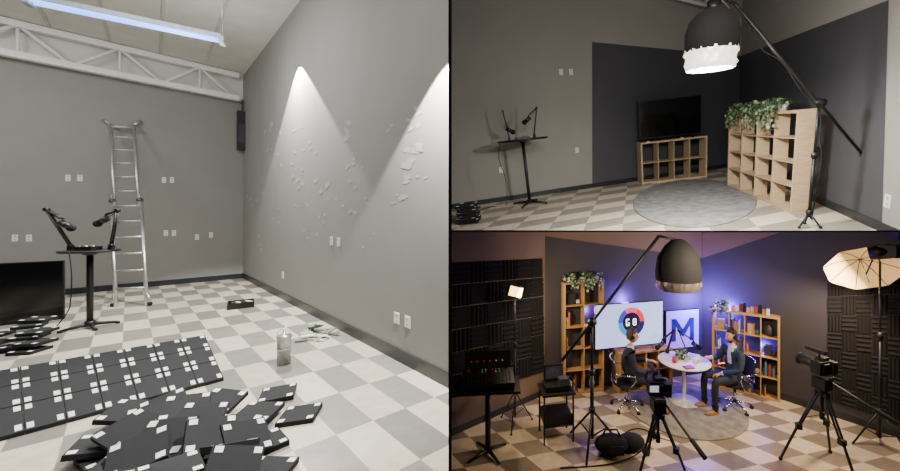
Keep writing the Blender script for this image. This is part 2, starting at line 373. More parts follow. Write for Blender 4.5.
def person(name,room,P,rz,jacket,trous,shirt,hair,arms,shoe,glasses=False,beard=False,headyaw=0,headpitch=0,lean=0):
    b=B();L=lean
    vs=[V((-.02,0,.56)),V((-.04,0,.70)),V((-.03+L*.5,0,.86)),V((-.01+L*.8,0,.99)),V((.0+L,0,1.075)),V((.02+L,0,1.15))]
    rs=[.135,.13,.145,.13,.06,.05];es=[(0,1),(1,2),(2,3),(3,4),(4,5)]
    def ap(p,r,par):
        vs.append(V(p));rs.append(r);es.append((par,len(vs)-1));return len(vs)-1
    hands=[]
    for s in(1,-1):
        el,wr=arms[0 if s>0 else 1]
        a=ap((L,.11*s,1.0),.088,3);a=ap((L-.005,.2*s,.985),.072,a);m=V((L-.005,.2*s,.985)).lerp(V(el),.5);a=ap(m,.059,a);a=ap(el,.05,a);a=ap(V(el).lerp(V(wr),.5),.044,a);a=ap(wr,.034,a)
        hands.append((V(wr),(V(wr)-V(el)).normalized(),s))
        h=ap((.05,.10*s,.535),.095,0);h=ap((.26,.125*s,.56),.084,h);h=ap((.46,.14*s,.555),.068,h);h=ap((.475,.14*s,.36),.058,h);h=ap((.46,.14*s,.13),.048,h)
    me=skin(vs,es,rs,2)
    def mf(c,n):
        if c.z>1.095 and abs(c.y)<.09:return SKIN
        if c.z<.60 and c.x>.02 or c.z<.52:return trous
        if n.x>.45 and abs(c.y)<.012+max(0,(c.z-.72))*.16 and c.z>.74 and c.x<.2+L:return shirt
        return jacket
    b.mesh(me,Matrix(),mf)
    for s in(1,-1):
        b.lathe([(.052,.12),(.055,.17)],trous,o=(.462,.14*s,-.02),seg=16)
        b.cyl((.46,.14*s,.06),(.46,.14*s,.14),.036,BLK2)
        def sf(p,s=s):
            if p.z<-.035:p.z=-.035
            p.y*=1-.25*max(0,-p.x/.14);return p
        b.sph((.52,.14*s,.037),(.14,.048,.055),shoe,seg=16,rg=10,fn=sf)
    for w,f,s in hands:
        b.cyl(w-f*.015,w+f*.006,.036,shirt,seg=12)
        hand(b,w+f*.02,f,V((0,0,1)),-s,.55)
    # collar
    b.lathe([(.062,1.065),(.066,1.1),(.058,1.108)],shirt,o=(L+.006,0,0),seg=20)
    # head
    c=V((.035+L,0,1.265));M=Matrix.Rotation(headyaw,4,'Z')@Matrix.Rotation(headpitch,4,'Y')
    def hf(p):
        if p.z<0:
            k=-p.z/.12;p.y*=1-.38*k*k
            if p.x<0:p.x*=1-.3*k
            else:p.x*=1-.08*k
        return p
    T=lambda q:c+M@V(q)
    b.sph(c,(.095,.076,.122),SKIN,seg=24,rg=18,fn=hf,M=M)
    b.mesh(skin([T((.088,0,.012)),T((.103,0,-.012)),T((.112,0,-.03)),T((.094,0,-.038))],[(0,1),(1,2),(2,3)],[.008,.011,.015,.008],1),Matrix(),lambda a,n:SKIN)
    for s in(1,-1):
        b.sph(T((.081,.03*s,.004)),(.012,.015,.010),mat('eye_white',(225,222,218),.2),seg=10,rg=8,M=M)
        b.sph(T((.0915,.03*s,.004)),(.004,.006,.006),BLK,seg=8,rg=6,M=M)
        b.sph(T((.088,.03*s,.024)),(.008,.02,.004),hair,seg=8,rg=6,M=M)
        b.sph(T((-.005,.079*s,-.005)),(.018,.009,.03),SKIN,seg=10,rg=8,M=M)
        b.cyl(T((-.003,.083*s,0)),T((-.003,.108*s,0)),.030,BLK,seg=18);b.cyl(T((-.003,.079*s,0)),T((-.003,.09*s,0)),.034,BLK2,seg=18)
    b.sph(T((.083,0,-.06)),(.010,.024,.005),mat('lip',(150,84,76),.5),seg=10,rg=6,M=M);b.sph(T((.082,0,-.068)),(.011,.02,.005),mat('lip',(150,84,76),.5),seg=10,rg=6,M=M)
    b.sph(T((-.008,0,.016)),(.1,.083,.125),hair,seg=28,rg=20,M=M,keep=lambda p:(p.z>.045 or (p.x<.0 and p.z>-.07) ) and not(p.x>.05 and p.z<.06))
    if beard:b.sph(T((.004,0,-.012)),(.097,.077,.121),hair,seg=28,rg=20,fn=hf,M=M,keep=lambda p:p.z<-.05 and p.x>.01 and not(p.z>-.062 and abs(p.y)<.02))
    b.tube([T((-.003,.1*math.cos(a),.04+.112*math.sin(a))) for a in [math.pi*k/14 for k in range(15)]],.009,BLK)
    for s in (1,-1):b.tube([T((-.003,.1*s,.045)),T((-.003,.1*s,0))],.008,BLK)
    if glasses:
        for s in(1,-1):
            b.tube([T((.096,.03*s+.021*math.cos(a),.004+.016*math.sin(a))) for a in [2*math.pi*k/12 for k in range(13)]],.002,BLK,seg=5);b.tube([T((.094,.05*s,.006)),T((0,.08*s,.01))],.002,BLK,seg=5)
    return b.done(name,room,P,rz=rz)
# =====================================================================  ROOM 1 (under construction, left)
R1=Room(1.5)
C=R1.fl(243,278);Rr=R1.fl(450,388);L0=R1.fl(0,301)
E=C+(L0-C)*((C.y-.2)/(C.y-L0.y))
wb=R1.wall(C,L0);wr=R1.wall(C,Rr)
hb=R1.zat(C,102);hr=R1.zat(C,76)
# tile vectors
def realmap(px_c,f_real,vec,F=F):
    k=F/f_real;s=(CX-px_c)/f_real;return V((vec[0]-s*vec[1],k*vec[1]))
TS=.36
ta=realmap(225,282,(-.325*TS,.946*TS));tb=realmap(225,282,(.922*TS,.386*TS))
floor_m=tiles('vinyl_tile_floor',ta,tb,(C.x,C.y),(222,212,190),(146,142,133))
b=B();b.poly([C,E,V((-.0514,.2,0)),Rr],floor_m);b.done('floor',R1)
wallg=mat('grey_wall_paint',(141,140,136),.75,var=.03,ns=2)
white=mat('white_painted_deck',(222,221,216),.7,var=.05,ns=3,bump=.1)
z=lambda P,h:V((P.x,P.y,h))
b=B();b.poly([C,E,z(E,hb),z(C,hb)],wallg);b.poly([z(C,hb),z(E,hb),z(E,hr),z(C,hr)],white);b.done('wall_back',R1)
b=B();b.poly([C,Rr,z(Rr,hr),z(C,hr)],wallg);b.done('wall_right',R1)
b=B();b.poly([z(C,hr),z(E,hr),V((-.0514,.2,hr)),z(Rr,hr)],white);b.done('ceiling',R1)
base('baseboard_back',R1,C,E,wb);base('baseboard_right',R1,C,Rr,wr,h=.13)
# roof trusses parallel to back wall
db=(E-C).normalized()
def truss(off,zlow,zhigh,L=11,r=.05,start=.1,step=.6,fat=.12):
    b=B();o=C+wb[1]*off
    wm=mat('white_steel',(240,239,235),.5,var=.04)
    ang=math.atan2(db.y,db.x)
    for zz in(zlow,zhigh):
        for s in(-.05,.05):
            b.box(o+db*(L/2+start)+V((0,0,zz))+wb[1]*s,(L,.04,fat),wm,rz=ang)
    n=int(L/step);up=True
    for i in range(n):
        p=o+db*(start+.1+i*L/n);q=o+db*(start+.1+(i+1)*L/n)
        a,c=(zlow,zhigh) if up else (zhigh,zlow);up=not up
        b.cyl(p+V((0,0,a)),q+V((0,0,c)),.035,wm,seg=6)
        if i%2==0:b.cyl(q+V((0,0,zlow)),q+V((0,0,zhigh)),.025,wm,seg=6)
    b.done('roof_truss',R1)
truss(.16,hb+.02,hr-.08)
# ceiling deck ribs
b=B();rb=mat('deck_rib',(200,198,192),.7)
for i in range(1,16):
    p=C.lerp(E,i/16.5)+wb[1]*.3;q=p+wb[1]*7
    b.prism([z(p,hr-.045)-db*.02,z(p,hr-.045)+db*.02,z(q,hr-.045)+db*.02,z(q,hr-.045)-db*.02],(0,0,.035),rb)
b.done('ceiling_joists',R1)
# LED strip luminaire
p=R1.fl(28,1,4.3);q=R1.fl(222,41,4.3);b=B()
d=(q-p);ln=d.length;ang=math.atan2(d.y,d.x);mid=(p+q)/2
FX=mat('fixture_white',(150,155,165),.4)
b.box(mid+V((0,0,.05)),(ln,.16,.06),FX,rz=ang)
for s in(-.045,.045):
    n=V((-d.y,d.x,0)).normalized()*s
    b.cyl(p+n,q+n,.02,mat('led_tube',(120,165,255),.4,emit=3.6),seg=10)
for e in(p,q):b.box(e,(.06,.17,.1),FX,rz=ang);b.cyl(e+V((0,0,.07)),z(e,hr-.01),.006,STEEL,seg=6)
b.done('fluorescent_light_fixture',R1)
light('fluorescent_uplight','POINT',R1,mid+V((.6,.3,-.45)),45,(.97,.98,1),size=.25)
# ladder
b=B();f1,f2=R1.fl(116,307),R1.fl(147,306);t1,t2=R1.wp(108,125,wb),R1.wp(137,126,wb)
wn=wb[1]*.09;t1+=wn;t2+=wn
def rail(a,c,w=.026):b.cyl(a,c,w,STEEL,seg=6)
def lp(k,s):
    a=f1.lerp(t1,k);c=f2.lerp(t2,k);m=(a+c)/2;return m+(a-m)*s,m+(c-m)*s
for (k0,k1,s) in((0,.56,1.),(.50,1.,.8)):
    a0,c0=lp(k0,s);a1,c1=lp(k1,s);rail(a0,a1);rail(c0,c1)
for i in range(1,12):
    k=i/12;s=1. if k<.52 else .8;a,c=lp(k,s);b.cyl(a,c,.018,STEEL,seg=8)
for k in(.53,):
    for x in lp(k,.92):b.sph(x,.05,GREY,seg=12,rg=8)
a,c=lp(1,.8);a2,c2=lp(1.03,1.3);b.cyl(a,a2,.03,STEEL,seg=6);b.cyl(c,c2,.03,STEEL,seg=6);b.cyl(*lp(.985,1.0),.025,STEEL,seg=6)
a,c=lp(0.01,1.2);a3,c3=lp(.08,1);b.cyl(a+V((0,0,.02)),a3,.024,STEEL,seg=6);b.cyl(c+V((0,0,.02)),c3,.024,STEEL,seg=6)
b.sph(a,.035,RUB);b.sph(c,.035,RUB)
b.done('folding_ladder',R1)
# bar table with mics
T=R1.fl(90,328);th=R1.zat(T,250);bar_table(R1,T,th,.28,rz=.3,bf=.9)
mic_arm(R1,T+V((-.2,-.05,0)),th,.08,rise=.56,reach=-.10,back=.30,mz=.78);mic_arm(R1,T+V((.2,.08,0)),th,math.pi+.15,rise=.55,reach=.06,back=.07,mz=.9)
b=B();b.box((0,0,.025),(.2,.14,.05),BLK)
for i in range(4):
    for j in range(3):b.cyl((-.07+i*.045,-.04+j*.035,.05),(-.07+i*.045,-.04+j*.035,.062),.009,GREY if (i+j)%2 else WHT,seg=8)
b.done('audio_mixer',R1,T+V((.02,-.03,th+.001)),rz=.1)
cable(R1,[T+V((.1,-.29,th+.01)),T+V((.2,-.34,th-.3)),T+V((.12,-.29,th-.62)),T+V((.08,-.29,.3)),T+V((-.1,-.32,.05)),T+V((-.3,-.32,.01))],.006)
# television on the floor
A=R1.fl(-28,329);Bq=R1.fl(64,319);tw=(Bq-A).length;tH=R1.zat((A+Bq)/2,261);tv('television',R1,A,(Bq-A),tw,tH-.02,legs=False,z0=.0)
# acoustic panels
PAN=mat('acoustic_panel_felt',(24,25,28),.85,var=.15,ns=40)
def panel(b,M,s,t=.035,lab=True):
    b.boxm(M@Matrix.Translation((0,0,t/2)),(s,s,t),PAN)
    if lab:
        for x,y in((1,1),(1,-1),(-1,1),(-1,-1)):
            b.boxm(M@Matrix.Translation((x*s*.38,y*s*.38,t+.001)),(s*.16,s*.16,.003),LABEL)
q=[R1.fl(*p) for p in((-22,377),(205,337),(224,381),(-22,448))]
b=B()
def bl(u,v):return (q[0]*(1-u)+q[1]*u)*(1-v)+(q[3]*(1-u)+q[2]*u)*v
nx,ny=7,3
for i in range(nx):
    for j in range(ny):
        u0,u1,v0,v1=(i+.01)/nx,(i+.99)/nx,(j+.015)/ny,(j+.985)/ny
        b.prism([bl(u0,v0),bl(u1,v0),bl(u1,v1),bl(u0,v1)],(0,0,.03),PAN)
        for a in(0.04,.78):
            for c in(.04,.76):
                U=lambda k:u0+(u1-u0)*k
                W=lambda k:v0+(v1-v0)*k
                b.prism([p+V((0,0,.0302)) for p in(bl(U(a),W(c)),bl(U(a+.17),W(c)),bl(U(a+.17),W(c+.19)),bl(U(a),W(c+.19)))],(0,0,.002),LABEL)
b.done('acoustic_panel_array',R1)
def pile(name,lst,s,room=R1):
    b=B()
    for (px,py,zz,rz,rx,ry) in lst:
        P=room.fl(px,py,zz);panel(b,Matrix.Translation(P)@Matrix.Rotation(rz,4,'Z')@Matrix.Rotation(rx,4,'X')@Matrix.Rotation(ry,4,'Y'),s)
    b.done(name,room)
lst=[(300,417,0,.3,0,0),(262,447,0,.9,0,0),(215,452,0,.2,0,0),(150,452,0,.5,0,0),(110,458,0,1.1,0,0),(185,438,.04,.8,.1,0),(235,430,.05,.3,.1,.2),
(140,436,.05,.1,.25,-.1),(100,448,.05,.6,0,.2),(258,415,.04,.15,.05,.1),(278,396,.01,.5,.04,0),(180,458,.09,.2,.3,.1),(225,450,.11,1.2,-.3,.35),(150,420,.10,.75,.3,0),
(128,414,.06,.3,.15,.2),(200,420,.15,.4,.35,.22),(165,408,.12,.9,.25,-.2),(130,432,.13,1.3,.2,-.3),(220,404,.10,.1,.22,.2),(185,410,.17,.6,.3,.15),(210,437,.17,.7,.45,.3),(120,470,.12,.3,.1,0),(170,475,.16,.9,0,.1),(232,470,.14,.5,.4,.45),(265,476,.02,.1,0,.1),(245,440,.1,.9,.5,.3),(165,440,.16,.35,.5,.1),(140,455,.16,.8,.4,-.2)]
pile('pile_of_acoustic_panels',lst,.24)
lst=[(30,352,0,.2,0,0),(20,347,.03,.6,0,0),(36,344,.07,.1,0,0),(30,338,.11,.5,.02,.02),(38,333,.15,.25,.05,0),(30,327,.19,.7,0,.03),(38,321,.23,.4,.0,.06)]
pile('stack_of_acoustic_panels',lst,.22)
lst=[(-6,352,0,.5,.0,.0),(-6,344,.05,.2,.0,.0),(-4,336,.1,.5,.0,.0)]
pile('stack_of_acoustic_panels',lst,.2)
# jar / paint can
P=R1.fl(284,364);g=mat('clear_plastic',(200,200,195),.15,trans=.55);b=B();k=R1.zat(P,327)
r=.06
b.lathe([(0,.002),(r,.002),(r,k*.68),(r*.95,k*.72),(r*.95,k*.74)],g);b.lathe([(0,.01),(r*.9,.01),(r*.9,k*.4),(0,k*.4)],mat('paint_grey',(150,148,140),.4))
b.lathe([(r*1.05,k*.4),(r*1.05,k*.44)],STEEL);b.lathe([(r*1.04,k*.70),(r*1.08,k*.72),(r*1.08,k*.78),(r*.2,k*.80),(r*.2,k*.93),(0,k*.95)],STEEL)
b.tube([(r,0,k*.7),(r*1.2,0,k*.85),(0,0,k*1.0),(-r*1.2,0,k*.85),(-r,0,k*.7)],.003,STEEL,seg=6)
b.done('paint_jar',R1,P)
# carton with tools
P=R1.fl(241,307);b=B();w,d2,hh=.34,.3,.10;CB=mat('carton_black',(30,30,30),.7)
b.box((0,0,.006),(w,d2,.012),CB)
for s in(-1,1):b.box((s*w/2,0,hh/2),(.01,d2,hh),CB);b.box((0,s*d2/2,hh/2),(w,.01,hh),CB)
for i in range(4):b.box((-.1+i*.065,.02*(-1)**i,.06),(.05,.16,.07),(WHT if i%2 else GREY),rz=.2*i)
b.done('open_carton',R1,P,rz=.7)
# scattered supplies
P=R1.fl(312,336);b=B();rd=random.Random(3)
cols=[mat('paper_white',(230,230,225),.6),mat('card_green',(110,140,105),.6),WHT,mat('paper_grey',(170,170,168),.6),STEEL,BLK]
for i in range(14):
    x=rd.uniform(-.28,.28);y=rd.uniform(-.2,.2);b.box((x,y,.008+.004*i),(rd.uniform(.08,.16),rd.uniform(.05,.1),.014),cols[i%6],rz=rd.uniform(0,3))
b.cyl((-.2,.1,.03),(.1,.14,.05),.02,cols[1]);b.tube([(.1,-.1,.02),(.25,-.12,.06),(.3,-.02,.04),(.3,.03,.01)],.008,BLK)
b.done('scattered_painting_supplies',R1,P,rz=-.5)
# wall plates & patches
wallplates(R1,wb,[(68,178),(80,178),(164,180),(172,180),(166,233),(174,233),(15,238),(29,238),(211,235),(197,237)],w=.065,hh=.13)
wallplates(R1,wr,[(283,275),(332,241),(339,242),(397,318),(408,322)],w=.11,hh=.12)
b=B();rd=random.Random(11);pm=mat('spackle',(163,163,160),.9,var=.1)
dr=(Rr-C).normalized()
for (px,py,s,k) in [(272,122,1,4),(300,135,.8,3),(275,140,.8,3),(345,133,1.3,4),(347,160,.9,3),(412,158,1.5,6),(415,135,1.2,4),(413,115,1.1,3),(408,188,1.3,4),(388,120,.8,2),(302,160,.8,3),(300,185,1,4),(322,185,1.1,4),(350,205,.9,3),(372,205,.7,2),(255,190,.8,3),(262,240,.8,3),(275,215,.7,3),(245,205,.6,2),(320,225,.8,3),(302,240,.6,2),(370,238,.6,2),(355,178,.8,3),(285,160,.9,3),(315,150,.8,3),(400,205,.8,3),(420,180,.8,2),(330,205,.7,3),(300,210,.7,3)]:
    for i in range(k):
        P=R1.wp(px+rd.uniform(-8,8),py+rd.uniform(-11,11),wr)+wr[1]*(.002+.0004*i);n=12;rr=[rd.uniform(.45,1)*.062*s*P.y/7 for _ in range(n)]
        ta_=rd.uniform(-.5,.5)
        b.poly([P+dr*(math.cos(2*math.pi*j/n)*rr[j]*2.2)+V((0,0,1))*(math.sin(2*math.pi*j/n)*rr[j]*.9+math.cos(2*math.pi*j/n)*rr[j]*ta_) for j in range(n)],pm)
b.done('spackle_patches',R1)
# speaker in corner
P=R1.wp(241,118,wb)+wb[1]*.2;P.z=0
z0=R1.zat(P,150);z1=R1.zat(P,112);b=B();b.box((0,0,(z0+z1)/2),(.2,.2,z1-z0),BLK);b.box((0,-.11,(z0*.6+z1*.4)),(.16,.02,(z1-z0)*.5),mat('grille',(45,50,62),.5));b.box((-.05,.14,z0+.3),(.05,.12,.1),GREY)
b.cyl((0,0,z1),(0,0,z1+.3),.02,GREY)
b.done('wall_speaker',R1,P,dx=(-wb[1].y,wb[1].x))
# spots washing right wall
def wallspot(px,py,off,deg,e,blend,down=(0,0,-1),tilt=.12):
    P=R1.wp(px,py,wr)+wr[1]*off
    light('spot_lamp','SPOT',R1,P,e,(1,.98,.94),P+V(down)-wr[1]*tilt,size=.01,spot_size=math.radians(deg),spot_blend=blend)
wallspot(299,58,.2,102,1300,.12,tilt=0)
wallspot(452,40,.25,106,700,.15,tilt=0)
light('ceiling_fill','AREA',R1,(-4.5,3.2,hr-.3),150,(1,.99,.96),(-5,4.5,0),size=2.2)  # three added area fills lift the room's ambient level, no fixtures built
light('ceiling_fill','AREA',R1,(-8.5,3.6,hr-.3),110,(1,.99,.96),(-8.5,5,0),size=1.6)
light('ceiling_fill','AREA',R1,(-1.6,1.6,hr-.5),42,(1,.99,.96),(-2.6,3,0),size=1.2)
# =====================================================================  partitions between the sets
pk=mat('partition_board',(70,68,66),.8)
b=B();s=(450-CX)/F
n=V((1,-s,0)).normalized()*.0015
pts=[V((s*.35,.35,1.9)),V((s*12,12,12)),V((s*12,12,-9)),V((s*.35,.35,1.0))]
b.prism([p-n for p in pts],n*2,pk);b.done('wall_partition',None)
b=B();sl=-(230.5-CY)/F
def SP(px,d):return V(((px-CX)/F*d,d,1.5+sl*d))
b.prism([SP(450.6,.35),SP(1000,.35),SP(1000,12),SP(450.6,12)],(0,0,-.0015),pk);b.done('floor_slab',None)
# =====================================================================  ROOM 2 (top right)
yy=(150*160+F*F)/108.
R2=Room(1.45,(-150,-350,yy))
c2=R2.fl(737,166);a2=R2.fl(450,209);e2=R2.fl(900,240)
w1=R2.wall(a2,c2);w2=R2.wall(c2,e2)
d1=(c2-a2).normalized();d2=(e2-c2).normalized()
g2=mat('taupe_wall_paint',(152,149,144),.8,var=.03,ns=2);dk=mat('charcoal_wall_paint',(68,69,75),.7,var=.04,ns=3)
W1=lambda x,y,o=0:R2.wp(x,y,w1)+w1[1]*o
W2=lambda x,y,o=0:R2.wp(x,y,w2)+w2[1]*o
topc=W1(737,-50);topc.x,topc.y=c2.x,c2.y
e2x=c2+d2*((e2-c2).length*1.25)
ht=topc.z
b=B();b.poly([a2,c2,z(c2,ht),W1(450,-40)],g2)
pc=z(c2,R2.zat(c2,56));u1=[W1(592,184,.004),c2+w1[1]*.004,pc+w1[1]*.004,W1(592,42,.004)];u1[0].z=0
b.poly(u1,dk);b.done('wall_left',R2)
b=B();b.poly([c2,e2x,z(e2x,ht),z(c2,ht)],g2)
u2=[c2+w2[1]*.004,W2(882,232,.004),W2(889,0,.004),pc+w2[1]*.004]
b.poly(u2,dk);b.done('wall_rear',R2)
ta2=d1*.62;tb2=d2*.40
f2m=tiles('vinyl_tile_floor_lit',ta2,tb2,(c2.x,c2.y),(232,220,198),(168,160,148))
b=B();nl=R2.fl(451,230.2)
b.poly([a2,c2,e2x,R2.fl(960,231),nl],f2m);b.done('floor',R2)
base('baseboard_left',R2,a2,c2,w1,h=.1);base('baseboard_rear',R2,c2,e2,w2,h=.1)
# ceiling joist
b=B()
for k in(0,.25):
    b.cyl(W1(590,-14,.4)+V((0,0,k)),W1(720,18,.4)+V((0,0,k)),.045,white,seg=6)
for i in range(8):
    t0=i/8;b.cyl(W1(590,-14,.4).lerp(W1(720,18,.4),t0)+V((0,0,.25*(i%2))),W1(590,-14,.4).lerp(W1(720,18,.4),t0+.125)+V((0,0,.25*((i+1)%2))),.02,white,seg=6)
b.done('roof_truss',R2)
rug2=mat('rug_grey',(138,138,138),.95,var=.3,ns=7,bump=.3)
rl=R2.fl(628,204);rr_=R2.fl(755,204);rt_=R2.fl(691,179.5);rb_=R2.fl(691,229)
rcm=(rt_+rb_)/2
rug(R2,rcm,(rr_-rl).length/2*1.0,rug2,ry=(rt_-rb_).length/2*.97,ang=math.atan2((rt_-rb_).y,(rt_-rb_).x)-math.pi/2)
# low shelf + tv
A=R2.fl(642,184);Bq=R2.fl(707,177);H=R2.zat(A,143);W=(Bq-A).length
cube_shelf('low_cube_shelf',R2,A,Bq-A,W,H,.34,4,2,OAK)
dxx=(Bq-A).normalized();dn=V((-dxx.y,dxx.x,0))
A2=A+dxx*W*.02+dn*.16
zt=R2.zat(A2+dxx*W*.5,98)
tv('television',R2,A2,dxx,W*.93,zt-H-.06,z0=H+.002)
b=B()
for k in range(5):
    x=W*(.12+.17*k);b.box((x,.03+.005*k,H+.012),(.05,.03,.02),[WHT,BLK,GREY][k%3])
b.done('desk_clutter',R2,A,dxx)
# tall cube shelf
A=R2.fl(727,186);Bq=R2.fl(791,213);H=R2.zat(Bq,110);W=(Bq-A).length
dxx=(Bq-A).normalized();dn=V((-dxx.y,dxx.x,0))
cube_shelf('cube_shelf_unit',R2,A,dxx,W,H,.21,4,4,OAK)
ivy(R2,V((A.x,A.y,H+.001)),W*.8,.2,42,.32,4,dx=dxx)
# bar table
T=R2.fl(530,204);th=R2.zat(T,139);bar_table(R2,T,th,.5,rz=.4,bf=.72)
mic_arm(R2,T+V((-.26,.05,0)),th,.1,rise=.56,reach=-.02,back=.06,mz=.5);mic_arm(R2,T+V((.24,0,0)),th,math.pi-.1,rise=.55,reach=.06,back=.1,mz=.8)
cable(R2,[T+V((-.4,-.4,th)),T+V((-.46,-.42,th-.3)),T+V((-.4,-.4,th-.6)),T+V((-.4,-.35,th-.8)),T+V((-.5,.1,.01)),T+V((-.8,.1,.01)),T+V((-1.1,-.2,.01))],.006)
b=B();b.box((0,0,.02),(.26,.16,.04),BLK)
for i in range(5):b.cyl((-.1+i*.05,0,.04),(-.1+i*.05,0,.055),.01,GREY,seg=8)
b.done('audio_mixer',R2,T+V((0,0,th+.001)),rz=.2)
b=B()
P=R2.fl(470,222)
for i in range(9):
    panel(b,Matrix.Translation(P+V((.02*math.sin(i*2.3),.02*math.cos(i*1.7),.036*i)))@Matrix.Rotation(.3*math.sin(i*3.1),4,'Z'),.34)
b.done('stack_of_acoustic_panels',R2)
wallplates(R2,w1,[(561,72),(571,72),(501,170),(577,150)],w=.08,hh=.12);wallplates(R2,w2,[(888,201)],w=.1,hh=.14)
# boom light
foot=R2.fl(808,227);b=B();hc=R2.zat(foot,103)
lightstand(b,foot,hc,spread=.12,a0=1.2,lh=.18)
lam=R2.dep(711,49,foot.y-.2);lr=.245
cl=foot+V((0,0,hc))
b1=R2.dep(735,4,foot.y-.2);b2=cl+(cl-b1)*.62
b.cyl(b1,b2,.016,BLK);b.cyl(cl-V((.06,0,0)),cl+V((.06,0,0)),.04,BLK);b.sph(cl,.05,BLK);b.cyl(b2,b2+(b2-cl).normalized()*.1,.03,RUB)
b.tube([b1,b1.lerp(lam+V((0,0,lr*1.9)),.5)+V((0,0,.02)),lam+V((0,0,lr*1.7))],.016,BLK)
cp=[b1.lerp(b2,t)+V((.02,-.03,-.05-.12*math.sin(t*9)**2)) for t in(0,.15,.3,.45,.6)]
lantern(b,lam,lr,True,tilt=(0,.05))
b.done('boom_lantern_light',R2)
cable(R2,cp+[cl+V((.03,-.02,-.4)),foot+V((.06,-.03,.8)),foot+V((.08,.05,.15)),foot+V((.25,.3,.012)),foot+V((.4,.5,.012)),foot+V((.4,.9,.012)),foot+V((.6,.8,.1))],.006)
light('lantern_bulb','POINT',R2,lam+V((0,0,-lr*.9)),150,(1,.96,.89),size=.12)
light('lantern_down','AREA',R2,lam+V((0,0,-lr*1.0)),100,(1,.95,.87),lam+V((0,0,-3)),size=.35)
light('ceiling_fill','AREA',R2,R2.dep(600,-90,2.2),40,(1,.95,.88),R2.fl(640,190),size=.8)  # unseen area fill from above for dim general light
light('ceiling_fill','AREA',R2,R2.dep(800,-110,2.2),45,(1,.88,.76),W2(830,10),size=.5)  # added warm fill, stands in for ceiling bounce on the upper wall
# =====================================================================  ROOM 3 (bottom right, finished studio)
R3=Room(3.3)
a3=R3.fl(545,394);c3=R3.fl(702,373);e3=R3.fl(960,458);l3=R3.fl(451,436)
v1=R3.wall(a3,c3);v2=R3.wall(c3,e3);v0=R3.wall(l3,a3)
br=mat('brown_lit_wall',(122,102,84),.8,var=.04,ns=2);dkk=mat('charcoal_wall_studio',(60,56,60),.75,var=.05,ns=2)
TY=231.4
X=lambda w,x,y,o=0:R3.wp(x,y,w)+w[1]*o
b=B();b.poly([l3,a3,X(v0,545,TY),X(v0,451,TY)],br);b.done('wall_left',R3)
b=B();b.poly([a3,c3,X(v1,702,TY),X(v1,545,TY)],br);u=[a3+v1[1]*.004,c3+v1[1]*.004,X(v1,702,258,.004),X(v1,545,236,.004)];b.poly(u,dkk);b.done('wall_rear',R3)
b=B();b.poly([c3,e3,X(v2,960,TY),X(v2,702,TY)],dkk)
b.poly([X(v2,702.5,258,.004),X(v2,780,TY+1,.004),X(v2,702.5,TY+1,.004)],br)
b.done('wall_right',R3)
f3=(c3-a3).normalized();g3=(e3-c3).normalized()
f3m=tiles('vinyl_tile_floor_warm',f3*.42,g3*.36,(c3.x,c3.y),(222,202,172),(144,130,112))
b=B();b.poly([l3,a3,c3,e3,R3.fl(960,500),R3.fl(452,500)],f3m);b.done('floor',R3)
base('baseboard_left',R3,l3,a3,v0,h=.1);base('baseboard_rear',R3,a3,c3,v1,h=.1);base('baseboard_right',R3,c3,e3,v2,h=.1)
FO=mat('acoustic_foam',(17,16,18),.95);FO2=mat('acoustic_foam_brown',(32,28,28),.95)
foam('acoustic_foam_panels',R3,v0,[(452,262),(542,258),(544,372),(452,398)],6,6,FO,d=.035)
foam('acoustic_foam_panels',R3,v2,[(828,262),(905,250),(905,424),(828,400)],5,8,FO2,d=.035)
rug(R3,R3.fl(684,407),1.0,mat('rug_studio',(134,128,122),.95,var=.3,ns=7,bump=.3),ry=.95)
# table
T=R3.fl(684,402);b=B();r=.45;h=.74
WT=mat('white_tabletop',(244,240,234),.3,var=.02)
b.lathe([(0,h-.025),(r-.01,h-.025),(r,h-.015),(r,h-.004),(r-.006,h),(0,h)],WT,seg=40);b.lathe([(.0,0.0),(.26,0.0),(.26,.012),(.05,.03),(.035,.08),(.03,.6),(.05,h-.06),(.12,h-.025)],WT,seg=28)
b.done('round_table',R3,T+V((0,0,.02)))
b=B()
mug=lambda x,y,m:(b.lathe([(0,h+.004),(.036,h+.004),(.04,h+.095),(.035,h+.095),(.032,h+.02),(0,h+.02)],m,o=(x,y,0),seg=16),b.tube([(x+.038,y,h+.08),(x+.066,y,h+.075),(x+.066,y,h+.035),(x+.037,y,h+.025)],.006,m))
mug(-.22,-.12,mat('mug_red',(190,40,40),.4));mug(.24,.0,WHT);mug(.14,-.14,mat('mug_white',(240,240,236),.4))
b.done('coffee_mugs',R3,T+V((0,0,.02)))
b=B();b.box((0,0,.012),(.16,.12,.02),mat('notebook_red',(170,40,50),.5));b.box((.1,.06,.01),(.12,.1,.006),WHT,rz=.3);b.done('notebook',R3,T+V((-.06,-.34,h+.021)),rz=.2)
ivy(R3,T+V((-.12,.06,h+.023)),.2,.12,6,.02,9,name='potted_plant')
